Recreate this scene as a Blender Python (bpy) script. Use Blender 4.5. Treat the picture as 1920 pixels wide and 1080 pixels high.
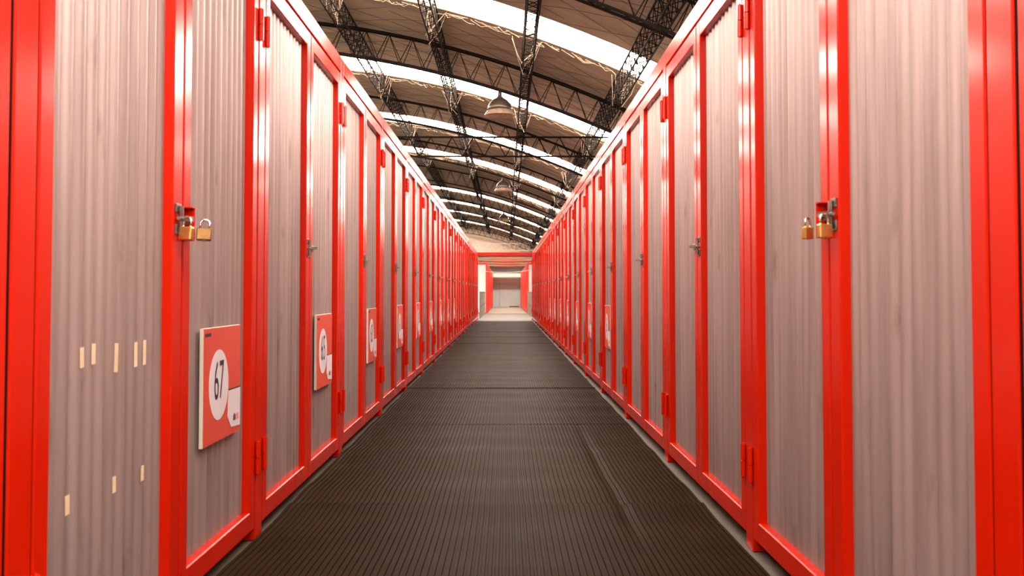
import bpy, math, random
from mathutils import Vector
random.seed(7)
for o in list(bpy.data.objects):
    bpy.data.objects.remove(o, do_unlink=True)
scene = bpy.context.scene
COL = scene.collection
PI = math.pi

# ------------------------------------------------------------------ camera, world, exposure
H = 1.03                     # eye height above the concrete floor
F = 1950.0                   # focal length in pixels of the 1920 x 1080 frame
PITCH = math.radians(2.0)
cd = bpy.data.cameras.new('camera')
cam = bpy.data.objects.new('camera', cd)
COL.objects.link(cam)
cam.location = (0, 0, H)
cam.rotation_euler = (PI/2 + PITCH, 0, -math.atan(12/F))
cd.sensor_width = 36.0
cd.lens = F/1920*36
cd.shift_y = -(F*math.tan(PITCH) - 8)/1920
cd.clip_start = 0.05
cd.clip_end = 300
cd.dof.use_dof = True
cd.dof.focus_distance = 8.5
cd.dof.aperture_fstop = 6.5
scene.camera = cam

w = bpy.data.worlds.new('sky')
scene.world = w
w.use_nodes = True
w.node_tree.nodes['Background'].inputs[0].default_value = (0.75, 0.85, 1.0, 1)
w.node_tree.nodes['Background'].inputs[1].default_value = 1.0
SKYLIGHT = 38.0
FAR_FILL = 70.0  # strength of the added fill panels in the far hall
vs = scene.view_settings
vs.view_transform = 'Standard'
vs.look = 'None'
vs.exposure = 0.0
vs.gamma = 1.0
vs.use_curve_mapping = False

# ------------------------------------------------------------------ materials
def new_mat(name):
    m = bpy.data.materials.new(name)
    m.use_nodes = True
    nt = m.node_tree
    return m, nt, nt.nodes['Principled BSDF']

ALB = 1.45                   # common scale of the surface colours
def noise_mat(name, c1, c2, scale=(1, 1, 1), nscale=4.0, detail=5.0, rough=0.6, metal=0.0,
              bump=0.0, bump_scale=40.0, lo=0.35, hi=0.65, coat=0.0, rough_var=0.0, spec=0.5):
    c1 = [min(.9, v*ALB) for v in c1]; c2 = [min(.9, v*ALB) for v in c2]
    m, nt, b = new_mat(name)
    L = nt.links
    tc = nt.nodes.new('ShaderNodeTexCoord')
    geo = nt.nodes.new('ShaderNodeNewGeometry')
    mp = nt.nodes.new('ShaderNodeMapping')
    mp.inputs['Scale'].default_value = scale
    L.new(geo.outputs['Position'], mp.inputs['Vector'])
    n = nt.nodes.new('ShaderNodeTexNoise')
    n.inputs['Scale'].default_value = nscale
    n.inputs['Detail'].default_value = detail
    L.new(mp.outputs[0], n.inputs['Vector'])
    r = nt.nodes.new('ShaderNodeValToRGB')
    r.color_ramp.elements[0].position = lo
    r.color_ramp.elements[1].position = hi
    r.color_ramp.elements[0].color = (*c1, 1)
    r.color_ramp.elements[1].color = (*c2, 1)
    L.new(n.outputs['Fac'], r.inputs['Fac'])
    L.new(r.outputs['Color'], b.inputs['Base Color'])
    b.inputs['Roughness'].default_value = rough
    b.inputs['Metallic'].default_value = metal
    b.inputs['Specular IOR Level'].default_value = spec
    b.inputs['Coat Weight'].default_value = coat
    b.inputs['Coat Roughness'].default_value = 0.12
    if rough_var:
        mr = nt.nodes.new('ShaderNodeMapRange')
        mr.inputs['To Min'].default_value = rough - rough_var
        mr.inputs['To Max'].default_value = rough + rough_var
        L.new(n.outputs['Fac'], mr.inputs['Value'])
        L.new(mr.outputs[0], b.inputs['Roughness'])
    if bump:
        n2 = nt.nodes.new('ShaderNodeTexNoise')
        n2.inputs['Scale'].default_value = bump_scale
        n2.inputs['Detail'].default_value = 3
        L.new(mp.outputs[0], n2.inputs['Vector'])
        bp = nt.nodes.new('ShaderNodeBump')
        bp.inputs['Strength'].default_value = bump
        bp.inputs['Distance'].default_value = 0.02
        L.new(n2.outputs['Fac'], bp.inputs['Height'])
        L.new(bp.outputs[0], b.inputs['Normal'])
    return m

M = {}
M['red'] = noise_mat('red_gloss_paint', (0.305, 0.0052, 0.0001), (0.335, 0.0068, 0.0001), (1, 1, .35), 3.0,
                     rough=0.17, rough_var=0.05, bump=0.012, bump_scale=14.0, coat=0.0, spec=.36)
M['red_flat'] = noise_mat('red_door_paint', (0.42, 0.010, 0.002), (0.46, 0.012, 0.002), (1, 1, 1), 2.0, rough=0.4)
# corrugated sheet: grey with vertical streaks, scuffs and stains
def sheet_mat():
    m, nt, b = new_mat('corrugated_sheet')
    L = nt.links
    geo = nt.nodes.new('ShaderNodeNewGeometry')
    mp = nt.nodes.new('ShaderNodeMapping'); mp.inputs['Scale'].default_value = (20, 34, 0.9)
    L.new(geo.outputs['Position'], mp.inputs['Vector'])
    n = nt.nodes.new('ShaderNodeTexNoise'); n.inputs['Scale'].default_value = 1.0; n.inputs['Detail'].default_value = 6
    L.new(mp.outputs[0], n.inputs['Vector'])
    r = nt.nodes.new('ShaderNodeValToRGB')
    r.color_ramp.elements[0].position = .30; r.color_ramp.elements[1].position = .62
    r.color_ramp.elements[0].color = (.290, .233, .222, 1); r.color_ramp.elements[1].color = (.415, .343, .330, 1)
    L.new(n.outputs['Fac'], r.inputs['Fac'])
    mp2 = nt.nodes.new('ShaderNodeMapping'); mp2.inputs['Scale'].default_value = (5, 9, 3.2)
    L.new(geo.outputs['Position'], mp2.inputs['Vector'])
    n2 = nt.nodes.new('ShaderNodeTexNoise'); n2.inputs['Scale'].default_value = 1.0; n2.inputs['Detail'].default_value = 4
    L.new(mp2.outputs[0], n2.inputs['Vector'])
    r2 = nt.nodes.new('ShaderNodeValToRGB')
    r2.color_ramp.elements[0].position = .27; r2.color_ramp.elements[1].position = .36
    r2.color_ramp.elements[0].color = (.72, .70, .66, 1); r2.color_ramp.elements[1].color = (1, 1, 1, 1)
    L.new(n2.outputs['Fac'], r2.inputs['Fac'])
    mx = nt.nodes.new('ShaderNodeMix'); mx.data_type = 'RGBA'; mx.blend_type = 'MULTIPLY'
    mx.inputs[0].default_value = 1.0
    L.new(r.outputs[0], mx.inputs[6]); L.new(r2.outputs[0], mx.inputs[7])
    L.new(mx.outputs[2], b.inputs['Base Color'])
    b.inputs['Roughness'].default_value = .52
    b.inputs['Metallic'].default_value = .70
    b.inputs['Specular IOR Level'].default_value = .3
    return m
M['sheet'] = sheet_mat()
M['inner'] = noise_mat('grey_partition', (.08, .075, .07), (.11, .10, .095), rough=.8)
M['steel_dark'] = noise_mat('dark_lattice_steel', (.004, .003, .0022), (.008, .006, .0045), nscale=6, rough=.8, spec=.05)
M['roof'] = noise_mat('roof_insulation', (.105, .071, .040), (.175, .124, .074), (1.1, 5.0, 1.1), 0.9, 7, rough=.95,
                      bump=0.55, bump_scale=1.6, lo=.3, hi=.72)
M['mat'] = noise_mat('ribbed_rubber', (.0068, .0036, .0016), (.0130, .0074, .0034), (1.2, 2.0, 1), 1.3, 6, rough=.48, spec=.007,
                     rough_var=.10, lo=.3, hi=.7)
M['floor'] = noise_mat('concrete_floor', (.034, .027, .019), (.050, .041, .030), (1, 1, 1), 1.4, 6, rough=.65, bump=.1)
M['floor_far'] = noise_mat('beige_floor', (.125, .108, .080), (.165, .142, .106), (1, 1, 1), 1.4, 6, rough=.7)
M['grey_wall'] = noise_mat('grey_plaster', (.46, .48, .47), (.54, .56, .55), (.6, 1, .6), .8, 5, rough=.8)
M['beige_wall'] = noise_mat('beige_plaster', (.25, .195, .14), (.30, .24, .18), (.5, 1, 1.5), .8, 5, rough=.9)
M['far_ceiling'] = noise_mat('pale_boarding', (.54, .47, .36), (.60, .53, .42), (.5, 3, 1), 1.0, 4, rough=.9)
M['pale'] = noise_mat('pale_sheet', (.38, .36, .34), (.42, .40, .38), (1, 1, .2), 2, 3, rough=.6)
M['galv'] = noise_mat('galvanised_steel', (.13, .12, .105), (.24, .22, .20), nscale=30, rough=.35, metal=.9)
M['chrome'] = noise_mat('shackle_steel', (.42, .42, .42), (.48, .48, .48), nscale=20, rough=.16, metal=1.0)
M['brass'] = noise_mat('brass', (.42, .26, .07), (.5, .33, .11), nscale=25, rough=.30, metal=.85)
M['brass_dull'] = noise_mat('dull_brass', (.13, .07, .025), (.19, .11, .04), nscale=25, rough=.4, metal=.85)
M['sign_red'] = noise_mat('sign_red_print', (.33, .034, .020), (.36, .040, .024), nscale=3, rough=.45)
M['sign_white'] = noise_mat('sign_white_print', (.36, .34, .36), (.39, .37, .39), nscale=3, rough=.5)
M['board_edge'] = noise_mat('foam_board', (.36, .35, .29), (.39, .37, .32), nscale=3, rough=.7)
M['ink'] = noise_mat('navy_ink', (.008, .005, .025), (.012, .008, .03), nscale=3, rough=.5)
M['ink_red'] = noise_mat('red_ink', (.45, .12, .12), (.5, .14, .14), nscale=3, rough=.5)
M['tape'] = noise_mat('masking_tape', (.40, .31, .20), (.45, .36, .25), nscale=8, rough=.7)
M['fibre'] = noise_mat('pale_netting', (.26, .20, .14), (.32, .26, .19), nscale=8, rough=.9)
M['gap_shade'] = noise_mat('gap_shade_black', (.004, .0018, .0016), (.006, .003, .0025), nscale=8, rough=.9, spec=.05)  # near-black colour standing in for shade in the door gaps
M['wire'] = noise_mat('roof_wire', (.022, .016, .011), (.03, .022, .016), nscale=8, rough=.8)
M['lamp_metal'] = noise_mat('lamp_hood_metal', (.05, .037, .027), (.08, .062, .05), nscale=8, rough=.32, metal=.6)

def emis(name, col, strength):
    m = bpy.data.materials.new(name); m.use_nodes = True
    nt = m.node_tree; nt.nodes.clear()
    e = nt.nodes.new('ShaderNodeEmission'); o = nt.nodes.new('ShaderNodeOutputMaterial')
    e.inputs[0].default_value = (*col, 1); e.inputs[1].default_value = strength
    nt.links.new(e.outputs[0], o.inputs[0])
    return m
M['skylight'] = emis('daylit_translucent_sheet', (1.0, .84, .72), SKYLIGHT)
M['tube'] = emis('fill_panel_glow', (.92, .96, .82), FAR_FILL)  # glow of the added panels, not a real fixture

def acrylic():
    m, nt, b = new_mat('lamp_acrylic')
    b.inputs['Base Color'].default_value = (.40, .30, .23, 1)
    b.inputs['Roughness'].default_value = .25
    t = nt.nodes.new('ShaderNodeBsdfTransparent'); t.inputs[0].default_value = (.9, .8, .72, 1)
    mx = nt.nodes.new('ShaderNodeMixShader'); mx.inputs[0].default_value = .42
    nt.links.new(t.outputs[0], mx.inputs[1]); nt.links.new(b.outputs[0], mx.inputs[2])
    nt.links.new(mx.outputs[0], nt.nodes['Material Output'].inputs[0])
    return m
M['acrylic'] = acrylic()

# ------------------------------------------------------------------ mesh helpers
class MB:
    def __init__(s): s.v = []; s.f = []
    def add(s, vs_, fs):
        n = len(s.v); s.v += vs_; s.f += [tuple(i+n for i in f) for f in fs]
    def box(s, x0, x1, y0, y1, z0, z1, bev=0.0):
        x0, x1 = sorted((x0, x1)); y0, y1 = sorted((y0, y1)); z0, z1 = sorted((z0, z1))
        if bev <= 0:
            s.add([(x0,y0,z0),(x1,y0,z0),(x1,y1,z0),(x0,y1,z0),(x0,y0,z1),(x1,y0,z1),(x1,y1,z1),(x0,y1,z1)],
                  [(0,3,2,1),(4,5,6,7),(0,1,5,4),(1,2,6,5),(2,3,7,6),(3,0,4,7)])
        else:
            # chamfered box: 24 vertices
            b = bev; V = []; idx = {}
            for ix, X in enumerate((x0, x1)):
                for iy, Y in enumerate((y0, y1)):
                    for iz, Z in enumerate((z0, z1)):
                        sx, sy, sz = (1-2*ix)*b, (1-2*iy)*b, (1-2*iz)*b
                        for a, p in (('x', (X, Y+sy, Z+sz)), ('y', (X+sx, Y, Z+sz)), ('z', (X+sx, Y+sy, Z))):
                            idx[(a, ix, iy, iz)] = len(V); V.append(p)
            g = lambda a, i, j, k: idx[(a, i, j, k)]
            Fs = []
            for i in (0, 1):
                q = [g('x', i, 0, 0), g('x', i, 1, 0), g('x', i, 1, 1), g('x', i, 0, 1)]
                Fs.append(tuple(q if i else q[::-1]))
                q = [g('y', 0, i, 0), g('y', 0, i, 1), g('y', 1, i, 1), g('y', 1, i, 0)]
                Fs.append(tuple(q if i else q[::-1]))
                q = [g('z', 0, 0, i), g('z', 1, 0, i), g('z', 1, 1, i), g('z', 0, 1, i)]
                Fs.append(tuple(q if i else q[::-1]))
            for i in (0, 1):
                for j in (0, 1):
                    flip = (i + j) % 2
                    q = [g('x', i, j, 0), g('y', i, j, 0), g('y', i, j, 1), g('x', i, j, 1)]
                    Fs.append(tuple(q[::-1] if flip else q))
                    q = [g('y', i, 0+j, 0), g('z', i, j, 0), g('z', 1-i, j, 0), g('y', 1-i, j, 0)]
                    if i == 0:
                        for k in (0, 1):
                            q = [g('y', 0, j, k), g('y', 1, j, k), g('z', 1, j, k), g('z', 0, j, k)]
                            Fs.append(tuple(q if (j + k) % 2 else q[::-1]))
                            q = [g('x', j, 0, k), g('x', j, 1, k), g('z', j, 1, k), g('z', j, 0, k)]
                            Fs.append(tuple(q[::-1] if (j + k) % 2 else q))
            for i in (0, 1):
                for j in (0, 1):
                    for k in (0, 1):
                        q = [g('x', i, j, k), g('y', i, j, k), g('z', i, j, k)]
                        Fs.append(tuple(q if (i + j + k) % 2 else q[::-1]))
            s.add(V, Fs)
    def bar(s, p, q, r, n=4, caps=True):
        p = Vector(p); q = Vector(q); d = (q - p)
        if d.length < 1e-7: return
        d.normalize()
        up = Vector((0, 0, 1)) if abs(d.z) < .95 else Vector((0, 1, 0))
        a = d.cross(up).normalized(); b = d.cross(a)
        vs_ = []
        for c in (p, q):
            for k in range(n):
                t = 2*PI*(k + .5)/n
                vs_.append(tuple(c + a*math.cos(t)*r + b*math.sin(t)*r))
        fs = [(k, k+n, (k+1) % n + n, (k+1) % n) for k in range(n)]
        if caps: fs += [tuple(range(n)), tuple(range(2*n-1, n-1, -1))]
        s.add(vs_, fs)
    def tube(s, pts, r, n=8):
        pts = [Vector(p) for p in pts]
        rings = []; prev = None; vs_ = []
        for i, p in enumerate(pts):
            d = (pts[min(i+1, len(pts)-1)] - pts[max(i-1, 0)]).normalized()
            if prev is None:
                up = Vector((0, 0, 1)) if abs(d.z) < .9 else Vector((1, 0, 0))
                a = d.cross(up).normalized()
            else:
                a = (prev - d*prev.dot(d)).normalized()
            prev = a; b = d.cross(a)
            vs_ += [tuple(p + (a*math.cos(2*PI*k/n) + b*math.sin(2*PI*k/n))*r) for k in range(n)]
        fs = []
        for i in range(len(pts)-1):
            for k in range(n):
                fs.append((i*n+k, (i+1)*n+k, (i+1)*n+(k+1) % n, i*n+(k+1) % n))
        fs += [tuple(range(n)), tuple(range(len(vs_)-1, len(vs_)-1-n, -1))]
        s.add(vs_, fs)
    def lathe(s, prof, n=28, cx=0, cy=0, cz=0):
        vs_ = []
        for r, z in prof:
            vs_ += [(cx + r*math.cos(2*PI*k/n), cy + r*math.sin(2*PI*k/n), cz + z) for k in range(n)]
        fs = []
        for i in range(len(prof)-1):
            for k in range(n):
                fs.append((i*n+k, i*n+(k+1) % n, (i+1)*n+(k+1) % n, (i+1)*n+k))
        s.add(vs_, fs)
    def mesh(s, name, mat, smooth=False, mirror=False):
        v = s.v; f = s.f
        if mirror:
            v = [(-a, b, c) for a, b, c in v]; f = [t[::-1] for t in f]
        me = bpy.data.meshes.new(name); me.from_pydata(v, [], f)
        me.materials.append(M[mat])
        if smooth: me.polygons.foreach_set('use_smooth', [True]*len(me.polygons))
        me.update()
        return me
    def build(s, name, mat, parent=None, smooth=False, loc=None, fix=False):
        me = s.mesh(name, mat, smooth)
        if fix: fix_normals(me)
        return link(name, me, parent, loc)

def fix_normals(me):
    import bmesh
    bm = bmesh.new(); bm.from_mesh(me)
    bmesh.ops.recalc_face_normals(bm, faces=bm.faces); bm.to_mesh(me); bm.free()

def link(name, me, parent=None, loc=None):
    o = bpy.data.objects.new(name, me); COL.objects.link(o)
    if parent is not None: o.parent = parent
    if loc is not None: o.location = loc
    return o
def tag(o, label, cat, group=None, kind=None):
    o['label'] = label; o['category'] = cat
    if group: o['group'] = group
    if kind: o['kind'] = kind
    return o
def empty(name, loc, label, cat, group=None, rot=None):
    o = bpy.data.objects.new(name, None); COL.objects.link(o)
    o.location = loc; o.empty_display_size = .1
    if rot: o.rotation_euler = rot
    return tag(o, label, cat, group)
def struct(name, mb, mat, parent=None, fix=False, label=None):
    o = mb.build(name, mat, parent, fix=fix)
    if parent is None:
        o['kind'] = 'structure'
        if label: o['label'] = label
    return o
ORD = ['first', 'second', 'third', 'fourth', 'fifth', 'sixth', 'seventh', 'eighth', 'ninth', 'tenth', 'eleventh',
       'twelfth', 'thirteenth', 'fourteenth', 'fifteenth', 'sixteenth', 'seventeenth', 'eighteenth', 'nineteenth']

# ------------------------------------------------------------------ the shell of the shed
RX0, RH, RK = -3.72, 3.624, 0.0432      # crown, crown height above the eye, curvature
def roof(x): return H + RH - RK*(x - RX0)**2
XL, XR = -12.2, 4.75
YB, YG, YE = -7.0, 54.0, 73.0           # wall behind the camera, gable, end wall
STRIPS = [(-4.2, -3.2), (0.7, 1.7), (5.7, 6.7), (10.85, 11.80), (15.50, 16.60), (20.45, 21.55), (25.2, 26.3), (30.4, 31.5),
          (34.7, 35.7), (39.7, 40.7), (44.8, 45.8), (50.8, 51.8)]
PART_X = 0.22                            # the eighth strip only starts here
mb = MB(); mb.box(XL-.1, XR+.1, YB, 50.2, -.12, 0); struct('floor', mb, 'floor', label='bare grey brown concrete floor beneath the lockers')
mb = MB(); mb.box(-6.1, 6.1, 50.2, YE, -.12, 0); struct('floor_far', mb, 'floor_far', label='pale beige floor of the far hall')
NX = 56
xs = [XL + (XR-XL)*i/NX for i in range(NX+1)]
def shell(mb, xs_, y0, y1, th=.06, dz=0):
    vs_ = []
    for x in xs_:
        z = roof(x) + dz
        vs_ += [(x, y0, z), (x, y1, z), (x, y0, z+th), (x, y1, z+th)]
    fs = []
    for i in range(len(xs_)-1):
        a, b = i*4, i*4+4
        fs += [(a, a+1, b+1, b), (a+2, b+2, b+3, a+3), (a, b, b+2, a+2), (a+1, a+3, b+3, b+1)]
    n = (len(xs_)-1)*4
    fs += [(0, 2, 3, 1), (n, n+1, n+3, n+2)]
    mb.add(vs_, fs)
mb = MB(); y = YB
for i, (s0, s1) in enumerate(STRIPS):
    shell(mb, xs, y, s0); y = s1
    if i == 7:
        shell(mb, [x for x in xs if x < PART_X] + [PART_X], s0, s1)
shell(mb, xs, y, YG)
ceil = struct('ceiling', mb, 'roof', label='barrel vaulted shed roof lined with brown insulation')
for i, (s0, s1) in enumerate(STRIPS):
    mb = MB()
    xx = [x for x in xs if XL+.6 < x < XR-.4]
    if i == 7: xx = [PART_X] + [x for x in xx if x > PART_X]
    shell(mb, xx, s0, s1, .01, .035)
    o = struct('window_%d' % (i+1), mb, 'skylight', label='translucent skylight strip glowing white across the vaulted roof, %s' % ('behind or above the camera' if i < 3 else ORD[i-3] + ' in view'))
    mb = MB(); mb.box(XL-.1, XL, YB, YG, 0, roof(XL)+.05); struct('wall_left', mb, 'beige_wall', label='far left side wall of the shed')
mb = MB(); mb.box(XR, XR+.1, YB, YG, 0, roof(XR)+.6); struct('wall_right', mb, 'beige_wall', label='low right side wall of the shed')
def gable(y0, y1, zb, name, mat, label):
    mb = MB(); vs_ = []; fs = []
    for x in xs:
        z = roof(x) + .04
        vs_ += [(x, y0, zb), (x, y0, max(z, zb+.01)), (x, y1, zb), (x, y1, max(z, zb+.01))]
    for i in range(NX):
        a, b = i*4, i*4+4
        fs += [(a, b, b+1, a+1), (a+2, a+3, b+3, b+2), (a, a+2, b+2, b), (a+1, b+1, b+3, a+3)]
    mb.add(vs_, fs)
    return struct(name, mb, mat, label=label)
gable(YB-.1, YB, 0, 'wall_back', 'beige_wall', 'gable wall behind the camera')
gable(YG, YG+.15, H+1.86, 'wall_front', 'beige_wall', 'beige gable wall above the lower hall at the far end')
LC = H + 1.86                            # lower ceiling of the far hall
mb = MB(); mb.box(-6, 6, YG, YE, LC, LC+.1); lc = struct('ceiling_far', mb, 'far_ceiling', label='low pale ceiling of the far hall')
for k in range(10):
    yy = YG + 1.0 + k*1.9
    mb = MB(); mb.box(-6, 6, yy, yy+.10, LC-.09, LC)
    mb.build('joist', 'far_ceiling', lc)
mb = MB(); mb.box(-6, 6, YE, YE+.15, 0, LC+.1); we = struct('wall_end', mb, 'grey_wall', label='plain grey wall closing the corridor')
mb = MB(); mb.box(-.42, -.405, YE-.012, YE, .02, H+.62); mb.build('seam', 'inner', we)
mb = MB(); mb.box(.25, .95, YE-.03, YE, 0, .07); mb.build('skirting', 'inner', we)
mb = MB(); mb.box(-6, 6, YE-2.2, YE-1.9, H+1.03, H+1.29, .02); struct('trim_1', mb, 'far_ceiling', label='pale concrete beam in front of the end wall')
mb = MB(); mb.box(-6, 6, YE-.6, YE-.001, H+.63, H+1.0, .02); struct('trim_2', mb, 'grey_wall', label='grey lintel across the top of the end wall')
for k, x in enumerate((-6.1, 6.0)):
    mb = MB(); mb.box(x, x+.1, YG, YE, 0, LC+.1); struct('wall_%s' % ('far_left', 'far_right')[k], mb, 'beige_wall', label='side wall of the far hall')
mb = MB(); mb.box(-5.9, 5.9, 49.3, 50.2, 0, .012); struct('trim_3', mb, 'inner', label='dark grey strip across the floor at the far aisle')

# roof wires under the insulation: a net of thin lines
mb = MB()
for sgn in (1, -1):
    for k in range(-16, 100):
        y0 = 6.5 + k*.55
        pts = []
        for i in range(9):
            x = -4.4 + i*1.0
            yy = y0 + sgn*(x + .4)*.75
            pts.append((x, yy, roof(x)-.022))
        for a, b in zip(pts, pts[1:]):
            if 5 < a[1] < YG-.3 and 5 < b[1] < YG-.3 and not any(s0-.3 < (a[1]+b[1])/2 < s1+.3 for s0, s1 in STRIPS):
                mb.bar(a, b, .0026, 3, False)
o = mb.build('wire_netting', 'wire', ceil); o['kind'] = 'stuff'

# ------------------------------------------------------------------ arched lattice trusses
TR = [8.3 + 5*k for k in range(10)]
for k, ty in enumerate(TR):
    fine = ty < 30
    e = empty('roof_truss', (0, ty, 0), 'dark arched steel lattice truss under the roof, %s from the camera' % ORD[k], 'truss', 'arched roof trusses')
    step = .30
    n = int((4.5 + 6.0)/step)
    X = [-6.0 + step*i for i in range(n+1)]
    ch = MB(); web = MB(); braces = (MB(), MB())
    D = .36
    for sy in (-.055, .055):
        for a, b in zip(X, X[1:]):
            for dz in (.09, .09 + D):
                ch.bar((a, sy, roof(a)-dz), (b, sy, roof(b)-dz), .016, 4, False)
        for i in range(len(X)-1):
            a, b = X[i], X[i+1]
            m_ = (a+b)/2 + (.02 if sy > 0 else -.02)
            web.bar((a, sy, roof(a)-.09), (m_, sy, roof(m_)-.09-D), .0065, 4 if fine else 3, False)
            web.bar((m_, sy, roof(m_)-.09-D), (b, sy, roof(b)-.09), .0065, 4 if fine else 3, False)
    for i in range(len(X)*2-2):
        a = X[0] + i*step/2; b = a + step/2; s_ = .055 if i % 2 else -.055
        for brace, dz in zip(braces, (.09, .09 + D)):
            brace.bar((a, s_, roof(a)-dz), (b, -s_, roof(b)-dz), .006, 3, False)
    ch.build('chords', 'steel_dark', e); web.build('lattice_web', 'steel_dark', e); [q.build('chord_lacing', 'steel_dark', e) for q in braces]

# longitudinal lattice purlins
PUR = [-4.30, -3.15, -1.994, -.845, .263, 1.337, 2.41]
PLAB = ['leftmost, close to the crown', 'second from the left', 'over the left lockers', 'left of the pendant lamps', 'just right of the pendant lamps', 'over the right lockers', 'rightmost, low over the right lockers']
for k, px in enumerate(PUR):
    e = empty('roof_purlin', (px, 0, roof(px)), 'dark lattice purlin running along the roof, ' + PLAB[k], 'purlin', 'lattice roof purlins')
    ch = MB(); lac = MB()
    W, D0, D1 = .060, .05, .26
    for sx in (-W, W):
        for dz in (D0, D1):
            ch.bar((sx, 3.0, -dz), (sx, YG-.2, -dz), .011, 4, True)
    y = 3.0; i = 0
    while y < YG-.4:
        st = .15 if y < 24 else .24
        rr = .0055 if y < 24 else .007
        s_ = W if i % 2 else -W
        za, zb = (D0, D1) if i % 2 else (D1, D0)
        for sx in (-W, W): lac.bar((sx, y, -za), (sx, y+st, -zb), rr, 3, False)
        for dz in (D0, D1): lac.bar((s_, y, -dz), (-s_, y+st, -dz), rr, 3, False)
        y += st; i += 1
    ch.build('chords', 'steel_dark', e); lac.build('lacing', 'steel_dark', e)

# horizontal lattice tie across the aisle
for k, (ty, z0, z1) in enumerate(((14.5, H+1.90, H+2.17), (29.0, H+1.85, H+2.10))):
    e = empty('lattice_tie', (0, ty, z0), ('thin rusty horizontal lattice tie crossing the aisle behind the first pendant lamp',
              'thin rusty horizontal lattice tie crossing the aisle far down the roof')[k], 'lattice tie', 'horizontal ties')
    ch = MB(); web = MB()
    for sy in (-.04, .04):
        for dz in (0, z1-z0): ch.bar((-4.5, sy, dz), (1.62, sy, dz), .009, 4)
        for i in range(20):
            a = -4.5 + i*.3
            web.bar((a, sy, 0), (a+.15, sy, z1-z0), .005, 3, False); web.bar((a+.15, sy, z1-z0), (a+.3, sy, 0), .005, 3, False)
    ch.build('chords', 'steel_dark', e); web.build('lattice_web', 'steel_dark', e)

# torn pale netting hanging at the far edge of the skylights
for k, (s0, s1) in enumerate(STRIPS[3:8]):
    mb = MB()
    for px in PUR[2:6]:
        if k == 4 and px < PART_X: continue
        zc = roof(px)
        for j in range(7):
            a = (px + random.uniform(-.20, .20), s1 + random.uniform(-.02, .05), zc - random.uniform(0, .05))
            b = (px + random.uniform(-.09, .05), s1 + random.uniform(.25, .75), zc - random.uniform(.20, .34))
            m_ = tuple((u+v)/2 + random.uniform(-.02, .02) - (.03 if q == 2 else 0) for q, (u, v) in enumerate(zip(a, b)))
            mb.tube([a, m_, b], .0032, 3)
        for j in range(2):
            a = (px + random.uniform(-.1, .1), s1 + .3, zc - .26)
            b = (px + random.uniform(.3, .6), s1 + .03, roof(px+.4) - .02)
            m_ = (px + .15, s1 + .05, zc - .06)
            mb.tube([a, m_, b], .003, 3)
    x = -4.0
    while x < 2.2:
        if not (k == 4 and x < PART_X):
            L_ = random.uniform(.05, .3)
            mb.tube([(x, s1+random.uniform(0, .05), roof(x)-random.uniform(.005, .04)), (x+L_*.5, s1+.05+random.uniform(0, .06), roof(x+L_*.5)-random.uniform(.02, .07)),
                     (x+L_, s1+random.uniform(0, .07), roof(x+L_)-random.uniform(.01, .06))], .003, 3)
        x += random.uniform(.04, .16)
    o = mb.build('torn_netting', 'fibre')
    tag(o, 'frayed pale netting hanging along the %s skylight strip in view' % ORD[k], 'netting', kind='stuff')

# ------------------------------------------------------------------ pendant lamps
for k, ty in enumerate((13.3, 23.3, 33.3)):
    x = (-.075, -.06, -.06)[k]
    zt = roof(x) - .45                                  # bottom chord of the truss
    zb = H + 2.27
    e = empty('pendant_lamp', (x, ty, zb), 'bell-shaped industrial pendant lamp with wide clear rim, ' + ('nearest the camera', 'second along the aisle', 'smallest, far down the aisle')[k], 'lamp', 'pendant lamps')
    mb = MB(); mb.bar((0, 0, .30), (0, 0, zt-zb+.02), .008, 8); mb.build('rod', 'lamp_metal', e)
    mb = MB(); mb.lathe([(.001, .335), (.022, .335), (.026, .27), (.030, .245), (.055, .225), (.10, .195), (.140, .150), (.158, .110), (.162, .075), (.155, .075), (.146, .112), (.09, .17), (.001, .19)])
    mb.build('hood', 'lamp_metal', e, True, fix=True)
    mb = MB(); mb.lathe([(.130, .080), (.158, .068), (.186, .035), (.203, .006), (.205, .000), (.199, .000), (.182, .033), (.155, .064), (.128, .076)])
    mb.build('rim', 'acrylic', e, True, fix=True)
    mb = MB(); mb.lathe([(.001, .04), (.020, .045), (.036, .07), (.038, .10), (.025, .14), (.018, .19), (.001, .19)], 16)
    mb.build('bulb', 'sign_white', e, True, fix=True)

# ------------------------------------------------------------------ storage lockers
AL, AR = 1.037, 0.98
P = 2.165
YL0, YR0 = 2.245, 2.045
NU = 17
PW = .055                      # half width of a post
ZB, ZT = .055, 2.405           # door bottom, top
ZH0, ZH1 = 2.418, 2.515        # header
ST, RAIL, DEEP = .075, .080, .042
DEPTH = 2.0

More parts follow.
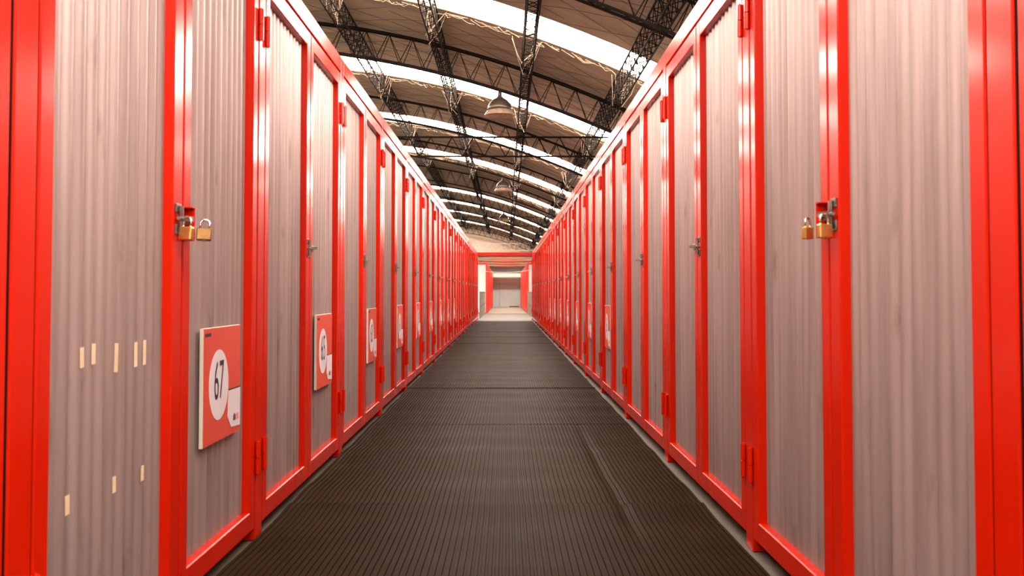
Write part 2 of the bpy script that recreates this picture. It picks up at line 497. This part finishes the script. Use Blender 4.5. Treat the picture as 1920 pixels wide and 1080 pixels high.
def door_mesh(y0, y1, sn, sf):
    mb = MB(); b = .004
    mb.box(0, DEEP, y0, y0+sn, ZB, ZT, b)
    mb.box(0, DEEP, y1-sf, y1, ZB, ZT, b)
    mb.box(.0005, DEEP, y0+sn-.002, y1-sf+.002, ZB, ZB+RAIL, b)
    mb.box(.0005, DEEP, y0+sn-.002, y1-sf+.002, ZT-RAIL, ZT, b)
    return mb
def panel_mesh(y0, y1):
    mb = MB(); pitch = .076; seg = 10
    n = int((y1-y0)/pitch*seg)
    vs_ = []; fs = []
    for i in range(n+1):
        y = y0 + (y1-y0)*i/n
        t = 2*PI*(y-y0)/pitch
        x = .0395 - .0092*(math.sin(t) + .12*math.sin(2*t))
        vs_ += [(x, y, ZB+RAIL-.006), (x, y, ZT-RAIL+.006)]
    for i in range(n): fs.append((i*2, i*2+1, i*2+3, i*2+2))
    m_ = len(vs_)
    vs_ += [(a+.0015, b, c) for a, b, c in vs_]
    for i in range(n): fs.append((m_+i*2, m_+i*2+2, m_+i*2+3, m_+i*2+1))
    mb.add(vs_, fs)
    return mb
def hinge_mesh(y):
    mb = MB()
    for z in (0,):
        mb.bar((-.009, y, -.066), (-.009, y, -.002), .0105, 10)
        mb.bar((-.009, y, .002), (-.009, y, .066), .0105, 10)
        mb.bar((-.009, y, -.071), (-.009, y, .071), .005, 6)
    return mb
YM0, YM1 = 1.090, 1.104        # meeting gap
def latch_mesh():
    mb = MB(); y = YM0; z = 1.262
    mb.box(-.005, 0, y-.075, y-.020, z+.020, z+.048, .0015)
    mb.box(-.005, 0, y-.075, y-.020, z-.050, z-.018, .0015)
    mb.bar((-.012, y-.048, z-.042), (-.012, y-.048, z+.040), .0075, 8)
    mb.bar((-.014, y-.080, z), (-.014, y+.055, z), .006, 8)
    mb.box(-.052, -.004, y-.052, y-.047, z-.009, z+.007, .001)
    return mb
def keep_mesh():
    mb = MB(); y = YM1; z = 1.262
    mb.box(-.010, 0, y+.008, y+.060, z-.016, z+.016, .002)
    return mb
def shroud_mesh():
    mb = MB(); y = YM1; z = 1.250
    mb.box(-.030, 0, y+.020, y+.025, z-.050, z+.055, .001)
    mb.box(-.030, 0, y-.004, y+.025, z+.050, z+.055, .001)
    mb.box(-.030, 0, y-.004, y+.025, z-.055, z-.050, .001)
    return mb

ME = {}
for side in (-1, 1):
    mir = side < 0
    g = lambda mbx, nm, mt, sm=False: mbx.mesh(nm, mt, sm, mir)
    d = {}
    mb = MB(); mb.box(0, .06, -PW, PW, 0, ZH1, .004); d['post'] = g(mb, 'post', 'red')
    mb = MB(); mb.box(0, .06, PW, P-PW, ZH0, ZH1, .004); d['header'] = g(mb, 'header', 'red')
    mb = MB(); mb.box(.055, .085, PW, P-PW, 0.0, .028, .003); d['sill'] = g(mb, 'sill', 'red')
    mb = MB(); mb.box(.06, DEPTH, -.012, .012, 0, ZH1-.03); d['partition'] = g(mb, 'partition', 'inner')
    mb = MB(); mb.box(DEPTH-.02, DEPTH, .012, P-PW, 0, ZH1-.03); d['back_panel'] = g(mb, 'back_panel', 'inner')
    mb = MB(); mb.box(.06, DEPTH, -PW, P-PW, ZH1-.03, ZH1-.01); d['shade_lid'] = g(mb, 'shade_lid', 'inner')  # added lid, out of view, keeps skylight out of the locker
    mb = MB(); mb.box(.046, .056, YM0-.05, YM1+.05, ZB, ZT); d['door_stop'] = g(mb, 'door_stop', 'red')
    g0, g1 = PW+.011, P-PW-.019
    for nm, q0, q1 in (('shade_a', PW+.001, g0-.001), ('shade_b', g1+.001, P-PW-.001), ('shade_m', YM0+.0012, YM1-.0012)):
        mb = MB(); mb.box(.005, .038, q0, q1, ZB+.01, ZT-.005); d[nm] = g(mb, 'shade_strip', 'gap_shade')  # dark strips put into the door gaps as their shade
    d['door_a'] = g(door_mesh(g0, YM0, ST, .092), 'door', 'red')
    d['door_b'] = g(door_mesh(YM1, g1, ST, ST), 'door', 'red')
    d['panel_a'] = g(panel_mesh(g0+ST-.004, YM0-.092+.004), 'corrugated_panel', 'sheet', True)
    d['panel_b'] = g(panel_mesh(YM1+ST-.004, g1-ST+.004), 'corrugated_panel', 'sheet', True)
    d['hinge_a'] = g(hinge_mesh(PW+.0045), 'hinge', 'red')
    d['hinge_b'] = g(hinge_mesh(P-PW-.0105), 'hinge', 'red')
    d['latch'] = g(latch_mesh(), 'latch', 'galv')
    d['keep'] = g(keep_mesh(), 'keep', 'galv')
    d['shroud'] = g(shroud_mesh(), 'lock_shroud', 'red')
    for me in d.values(): fix_normals(me) if me.name.split('.')[0] not in ('corrugated_panel',) else None
    ME[side] = d

def locker(side, k):
    x = side*(AL if side < 0 else AR); y = (YL0 if side < 0 else YR0) + P*k
    sname = 'left' if side < 0 else 'right'
    if k < 0: lab = 'red double-door storage locker beside the camera at the %s edge of the picture' % sname
    elif k == NU-1: lab = 'red double-door storage locker in the %s row, last before the far aisle' % sname
    else: lab = 'red double-door storage locker with corrugated grey panels, %s in the %s row' % (ORD[k], sname)
    e = empty('storage_locker', (x, y, 0), lab, 'storage locker', 'lockers in the %s row' % sname)
    d = ME[side]
    for nm in ('post', 'header', 'sill', 'partition', 'back_panel', 'shade_lid', 'door_stop'): link(nm, d[nm], e)
    if k == NU-1:
        link('post', d['post'], e, (0, P, 0)); link('partition', d['partition'], e, (0, P, 0))
    da = link('door', d['door_a'], e); db = link('door', d['door_b'], e)
    pa = link('corrugated_panel', d['panel_a'], da); link('corrugated_panel', d['panel_b'], db)
    for z in (.345, 2.155):
        link('hinge', d['hinge_a'], da, (0, 0, z)); link('hinge', d['hinge_b'], db, (0, 0, z))
    link('latch', d['latch'], da)['label'] = 'grey steel slide latch'
    link('keep', d['keep'], db)
    link('shade_strip', d['shade_a'], da); link('shade_strip', d['shade_b'], db); link('shade_strip', d['shade_m'], da)
    if k == 0: link('lock_shroud', d['shroud'], db)
    return e, da, db
LK = {}
for side in (-1, 1):
    for k in range(-1, NU): LK[side, k] = locker(side, k)

# scraps of tape on the first left door
def scrap(yw, h, ln, wd, tilt):
    da = LK[-1, 0][1]
    mb = MB()
    y = yw - YL0; t = (y - (PW+.011+ST-.004))/.076
    mb.box(-.0006, .0006, -wd/2, wd/2, -ln/2, ln/2)
    o = mb.build('tape_scrap', 'tape', da, loc=(-.0292, y, H + h))
    o.rotation_euler = (tilt, 0, 0)
# image position of a scrap -> place on the panel (plane .027 behind the door face)
YC = [YL0 + PW+.011+ST-.004 + .076*(j+.25) for j in range(11)]
for px, py, ln in ((150, 670, 38), (176, 663, 38), (221, 670, 54), (258, 664, 46), (271, 660, 46), (138, 943, 36), (216, 905, 30), (270, 884, 28)):
    Z = F*(AL+.030)/(948-px)
    Z = min(YC, key=lambda c: abs(c-Z)) + random.uniform(-.006, .006)
    s_ = Z/F
    scrap(Z, (548-py)*s_, ln*s_, .024, random.uniform(-.05, .05))

# ------------------------------------------------------------------ number signs
def text_mesh(txt, size):
    c = bpy.data.curves.new('t', 'FONT'); c.body = txt; c.size = 1.0; c.extrude = 0; c.align_x = 'CENTER'; c.resolution_u = 4
    o = bpy.data.objects.new('t', c); COL.objects.link(o)
    dg = bpy.context.evaluated_depsgraph_get(); dg.update()
    me = bpy.data.meshes.new_from_object(o.evaluated_get(dg))
    bpy.data.objects.remove(o); bpy.data.curves.remove(c)
    V = [v.co for v in me.vertices]
    x0 = min(v.x for v in V); x1 = max(v.x for v in V); y0 = min(v.y for v in V); y1 = max(v.y for v in V)
    res = ([((v.x-(x0+x1)/2)/(x1-x0), (v.y-(y0+y1)/2)/(y1-y0)) for v in V], [tuple(p.vertices) for p in me.polygons])
    bpy.data.meshes.remove(me)
    return res
def poly_prism(pts, x0, x1):
    n = len(pts); mb = MB()
    mb.add([(x0, a, b) for a, b in pts] + [(x1, a, b) for a, b in pts],
           [tuple(range(n)), tuple(range(2*n-1, n-1, -1))] + [(k, (k+1) % n, (k+1) % n + n, k+n) for k in range(n)])
    return mb
def number_sign(side, k, txt, lab):
    # local: x = 0 at the sign's face pointing to the aisle (-x), y along the viewer's left-to-right, z up
    W, Hh = .50, .415
    xw = side*((AL if side < 0 else AR) + .010)
    y0 = (YL0 if side < 0 else YR0) + P*k
    # the left edge of the sign as read: near edge on the left wall, far edge on the right wall
    yl = y0 + 1.378 if side < 0 else y0 + 1.345 + W
    e = empty('number_sign', (xw, yl, H - .542), lab, 'sign', 'numbered locker signs')
    e.rotation_euler = (0, 0, 0 if side < 0 else PI)
    # after this u runs along +y for the left wall and along -y for the right wall; face is +x for the left wall
    def put(mb, nm, mt, lift):
        me = mb.mesh(nm, mt); fix_normals(me)
        return link(nm, me, e)
    mb = MB(); mb.box(-.014, -.0015, 0, W, 0, Hh); put(mb, 'backing_board', 'board_edge', 0)
    mb = MB(); mb.box(-.0015, 0, .004, W-.002, .002, Hh-.002); put(mb, 'face', 'sign_red', 0)
    cu, cv, r = .195, .542-.337, .128
    mb = poly_prism([(cu + r*math.cos(2*PI*i/40), cv + r*math.sin(2*PI*i/40)) for i in range(40)], 0, .0010); put(mb, 'disc', 'sign_white', 0)
    T = .542
    mb = poly_prism([(.326, T-.371), (W-.002, T-.372), (W-.002, T-.520), (.364, T-.512), (.318, T-.470)], 0, .0016); put(mb, 'label_panel', 'sign_white', 0)
    mb = MB(); mb.box(0, .0017, .330, W-.002, T-.371, T-.366); put(mb, 'label_edge', 'ink', 0)
    vv, ff = text_mesh(txt, 1)
    mb = MB(); mb.add([(.0018, cu + a*.125, cv + .018 + b*.142) for a, b in vv], ff); put(mb, 'digits', 'ink', 0)
    # rows of small print, too small to read
    mb = MB()
    for i in range(7): mb.box(0, .0008, .016+i*.011, .0235+i*.011, Hh-.030, Hh-.018)
    put(mb, 'small_print', 'ink', 0)
    mb = MB()
    for i in range(3): mb.box(0, .0022, .395+i*.012, .403+i*.012, T-.492, T-.470+.006*(i % 2))
    put(mb, 'mark', 'ink', 0)
    mb = MB()
    for i in range(3): mb.box(0, .0022, .434+i*.014, .444+i*.014, T-.492, T-.468)
    put(mb, 'mark', 'ink_red', 0)
    return e
for k in range(0, 9):
    t = str(67-2*k)
    number_sign(-1, k, t, 'red sign with white disc on the %s left locker, %s' % (ORD[k], 'reading ' + t if k < 3 else 'partly hidden'))
for k in range(3, 10):
    number_sign(1, k, str(62-2*k), 'red sign with white disc on the %s right locker, seen edge on' % ORD[k])

# ------------------------------------------------------------------ padlocks
def padlock(loc, rot, body_mat, lab, sc=1.0):
    e = empty('padlock', loc, lab, 'padlock', 'brass padlocks', rot)
    e.scale = (sc, sc, sc)
    mb = MB(); mb.box(-.009, .009, -.023, .023, -.040, 0, .003); mb.build('body', body_mat, e, fix=True)
    mb = MB()
    pts = [(0, -.014, -.004), (0, -.014, .012)] + [(0, .014*math.cos(PI - PI*i/10), .014 + .014*math.sin(PI*i/10)) for i in range(11)] + [(0, .014, .012), (0, .014, -.004)]
    mb.tube(pts, .0036, 10); mb.build('shackle', 'chrome', e, True, fix=True)
    mb = MB(); mb.bar((0, 0, -.040), (0, 0, -.0415), .007, 12); mb.build('keyway', 'galv', e)
    return e
zl = 1.262
padlock((-AL+.034, YL0+1.030, zl-.026), (.05, .06, 1.15), 'brass', 'shiny brass padlock hanging on the latch of the first left locker', 1.05)
padlock((-AL+.084, YL0+1.050, zl-.030), (.05, .22, 1.75), 'brass_dull', 'dull brass padlock hanging free beside the first left locker latch')
padlock((AR-.034, YR0+1.030, zl-.030), (0, -.05, -1.15), 'brass', 'brass padlock hanging on the latch of the first right locker', 1.05)
padlock((AR-.074, YR0+1.065, zl-.036), (.05, .05, -.85), 'brass', 'smaller brass padlock hanging free beside the first right locker latch', .92)

# ------------------------------------------------------------------ ribbed rubber mats
MX0, MX1 = -1.034, .978
edges = [-1.0, 2.0, 5.0, 8.0, 11.0, 14.2, 17.6, 20.6, 23.6, 26.6, 29.6, 32.6, 36.4]
PITCH_R = .0255
nr = int((MX1-MX0)/PITCH_R)
for k in range(len(edges)-1):
    y0, y1 = edges[k]+.003, edges[k+1]-.001
    ny = max(8, int((y1-y0)/.12)) if k < 6 else 12
    prof = []
    for i in range(nr):
        x = MX0 + i*PITCH_R
        prof += [(x+.001, .008), (x+.0025, .0135), (x+.0150, .0135), (x+.0165, .008)]
    prof = [(MX0-.001, 0)] + prof + [(MX0+nr*PITCH_R, 0)]
    r1, r2 = random.uniform(0, 6), random.uniform(0, 6)
    vs_ = []; fs = []; m_ = len(prof)
    for j in range(ny+1):
        y = y0 + (y1-y0)*j/ny
        edge = min(y-y0, y1-y)
        und = .0035*math.sin(2*PI*y/1.15+r1) + .0022*math.sin(2*PI*y/.62+r2)
        lip = .004*math.exp(-edge/.10)
        for (x, z) in prof:
            dz = (und + lip + .004)*(1 if z > 0 else 0)
            if k in (2, 1) and z > 0:
                t = (x - .55)/.030
                dz -= .008*math.exp(-t*t)*max(0, min(1, (y-4.0)/.8, (8.2-y)/1.4))
            wob = .0015*math.sin(y*1.3 + r2)
            vs_.append((x+wob, y, max(0.0005, z+dz)))
    for j in range(ny):
        for i in range(m_-1):
            a = j*m_+i
            fs.append((a, a+1, a+m_+1, a+m_))
    fs += [tuple(range(m_-1, -1, -1)), tuple(range(ny*m_, ny*m_+m_))]
    mb = MB(); mb.add(vs_, fs)
    o = mb.build('rubber_mat', 'mat')
    tag(o, 'dark ribbed rubber mat on the aisle floor, %s' % ('partly under the camera' if k == 0 else 'last before the bare concrete' if k == len(edges)-2 else ORD[k] + ' from the camera'), 'mat', 'ribbed mats along the aisle')

# ------------------------------------------------------------------ the far end
YEND = YR0 + P*NU
mb = MB(); mb.box(-AL-.05, AR+.05, 39.12, 39.22, H+1.37, H+1.50, .01)
tag(mb.build('cross_beam', 'red'), 'red steel beam spanning between the ends of both locker rows', 'beam')
# horizontal lattice beam above it
e = empty('lattice_beam', (0, 52.6, H+2.12), 'pale lattice beam below the far gable wall', 'lattice beam')
ch = MB(); web = MB()
for dz in (0, .34):
    ch.bar((-5, 0, dz), (4, 0, dz), .022, 4)
for i in range(22):
    a = -5 + i*.41
    web.bar((a, 0, 0), (a+.205, 0, .34), .014, 4); web.bar((a+.205, 0, .34), (a+.41, 0, 0), .014, 4)
ch.build('chords', 'inner', e); web.build('lattice_web', 'inner', e)
def far_block(side, xf, y0, y1):
    sname = 'left' if side < 0 else 'right'
    e = empty('storage_locker', (side*xf, y0, 0), 'solid red storage locker block at the far %s end beyond the cross aisle' % sname, 'storage locker', 'far red lockers')
    w_ = 2.3; top = H + 1.46
    b = lambda a: side*a
    mb = MB(); mb.box(b(.05), b(w_), .03, y1-y0, .0, top-.03); mb.build('body', 'inner', e)
    mb = MB(); mb.box(b(.10), b(w_-.05), 0, .03, .06, top-.10); mb.build('end_panel', 'pale', e)
    mb = MB(); mb.box(b(0), b(w_), -.02, .06, top-.12, top, .008); mb.build('top_rail', 'red_flat', e)
    mb = MB(); mb.box(b(0), b(.10), -.02, .10, 0, top-.12, .008); mb.build('corner_post', 'red_flat', e)
    n = 8; L_ = (y1-y0-.1)/n
    for i in range(n):
        a = .10 + i*L_
        mb = MB(); mb.box(b(0 if i % 2 else .012), b(.05), a+.015, a+L_-.015, .05, top-.125, .006); dd = mb.build('door', 'red_flat', e)
        mb = MB(); mb.box(b(-.02), b(0), a+L_-.14, a+L_-.08, 1.02, 1.10, .004); mb.build('handle', 'galv', dd)
    return e
far_block(-1, .87, 50.6, 72.0)
far_block(1, 1.03, 50.6, 72.0)
def fence(side, x, y0, y1):
    sname = 'left' if side < 0 else 'right'
    e = empty('wire_fence', (side*x, y0, 0), 'waist-high grey wire fence at the far %s of the aisle' % sname, 'fence', 'far wire fences')
    L_ = y1-y0; hh = 1.06
    n = 5
    for i in range(n+1):
        mb = MB(); mb.box(-.02, .02, L_*i/n-.02, L_*i/n+.02, 0, hh); mb.build('post', 'galv', e)
    for z in (.06, .52, hh-.02):
        mb = MB(); mb.box(-.012, .012, 0, L_, z-.012, z+.012); mb.build('rail', 'galv', e)
    mb = MB(); k = .12
    while k < L_:
        mb.bar((0, k, .06), (0, k, hh-.02), .006, 4, False); k += .12
    o = mb.build('wire_mesh', 'galv', e); o['kind'] = 'stuff'
fence(-1, 1.00, 40.6, 50.2)
fence(1, 1.08, 40.6, 50.2)
for k, yy in enumerate((57.3, 63.0, 68.8)):  # made-up fill panels, added to brighten the far hall
    for j, xx in enumerate((-.8, .9)):
        e = empty('fill_panel', (xx, yy, LC), 'added flat fill light on the far low ceiling, %s row, %s' % (ORD[k], ('left', 'right')[j]), 'light', 'added far fill lights')
        for (a0, a1, b0, b1) in ((-.62, .62, -.32, -.30), (-.62, .62, .30, .32), (-.62, -.60, -.30, .30), (.60, .62, -.30, .30)):
            mb = MB(); mb.box(a0, a1, b0, b1, -.03, 0); mb.build('frame', 'sign_white', e)
        mb = MB(); mb.box(-.60, .60, -.30, .30, -.020, 0); mb.build('fill_face', 'tube', e)
mb = MB(); mb.tube([(-1.0 + 2.2*i/16, 49.0, H + 1.0 - .10*math.sin(PI*i/16) + .05*i/16) for i in range(17)], .012, 6)
tag(mb.build('cable', 'pale'), 'thin pale cable sagging across the far aisle', 'cable')
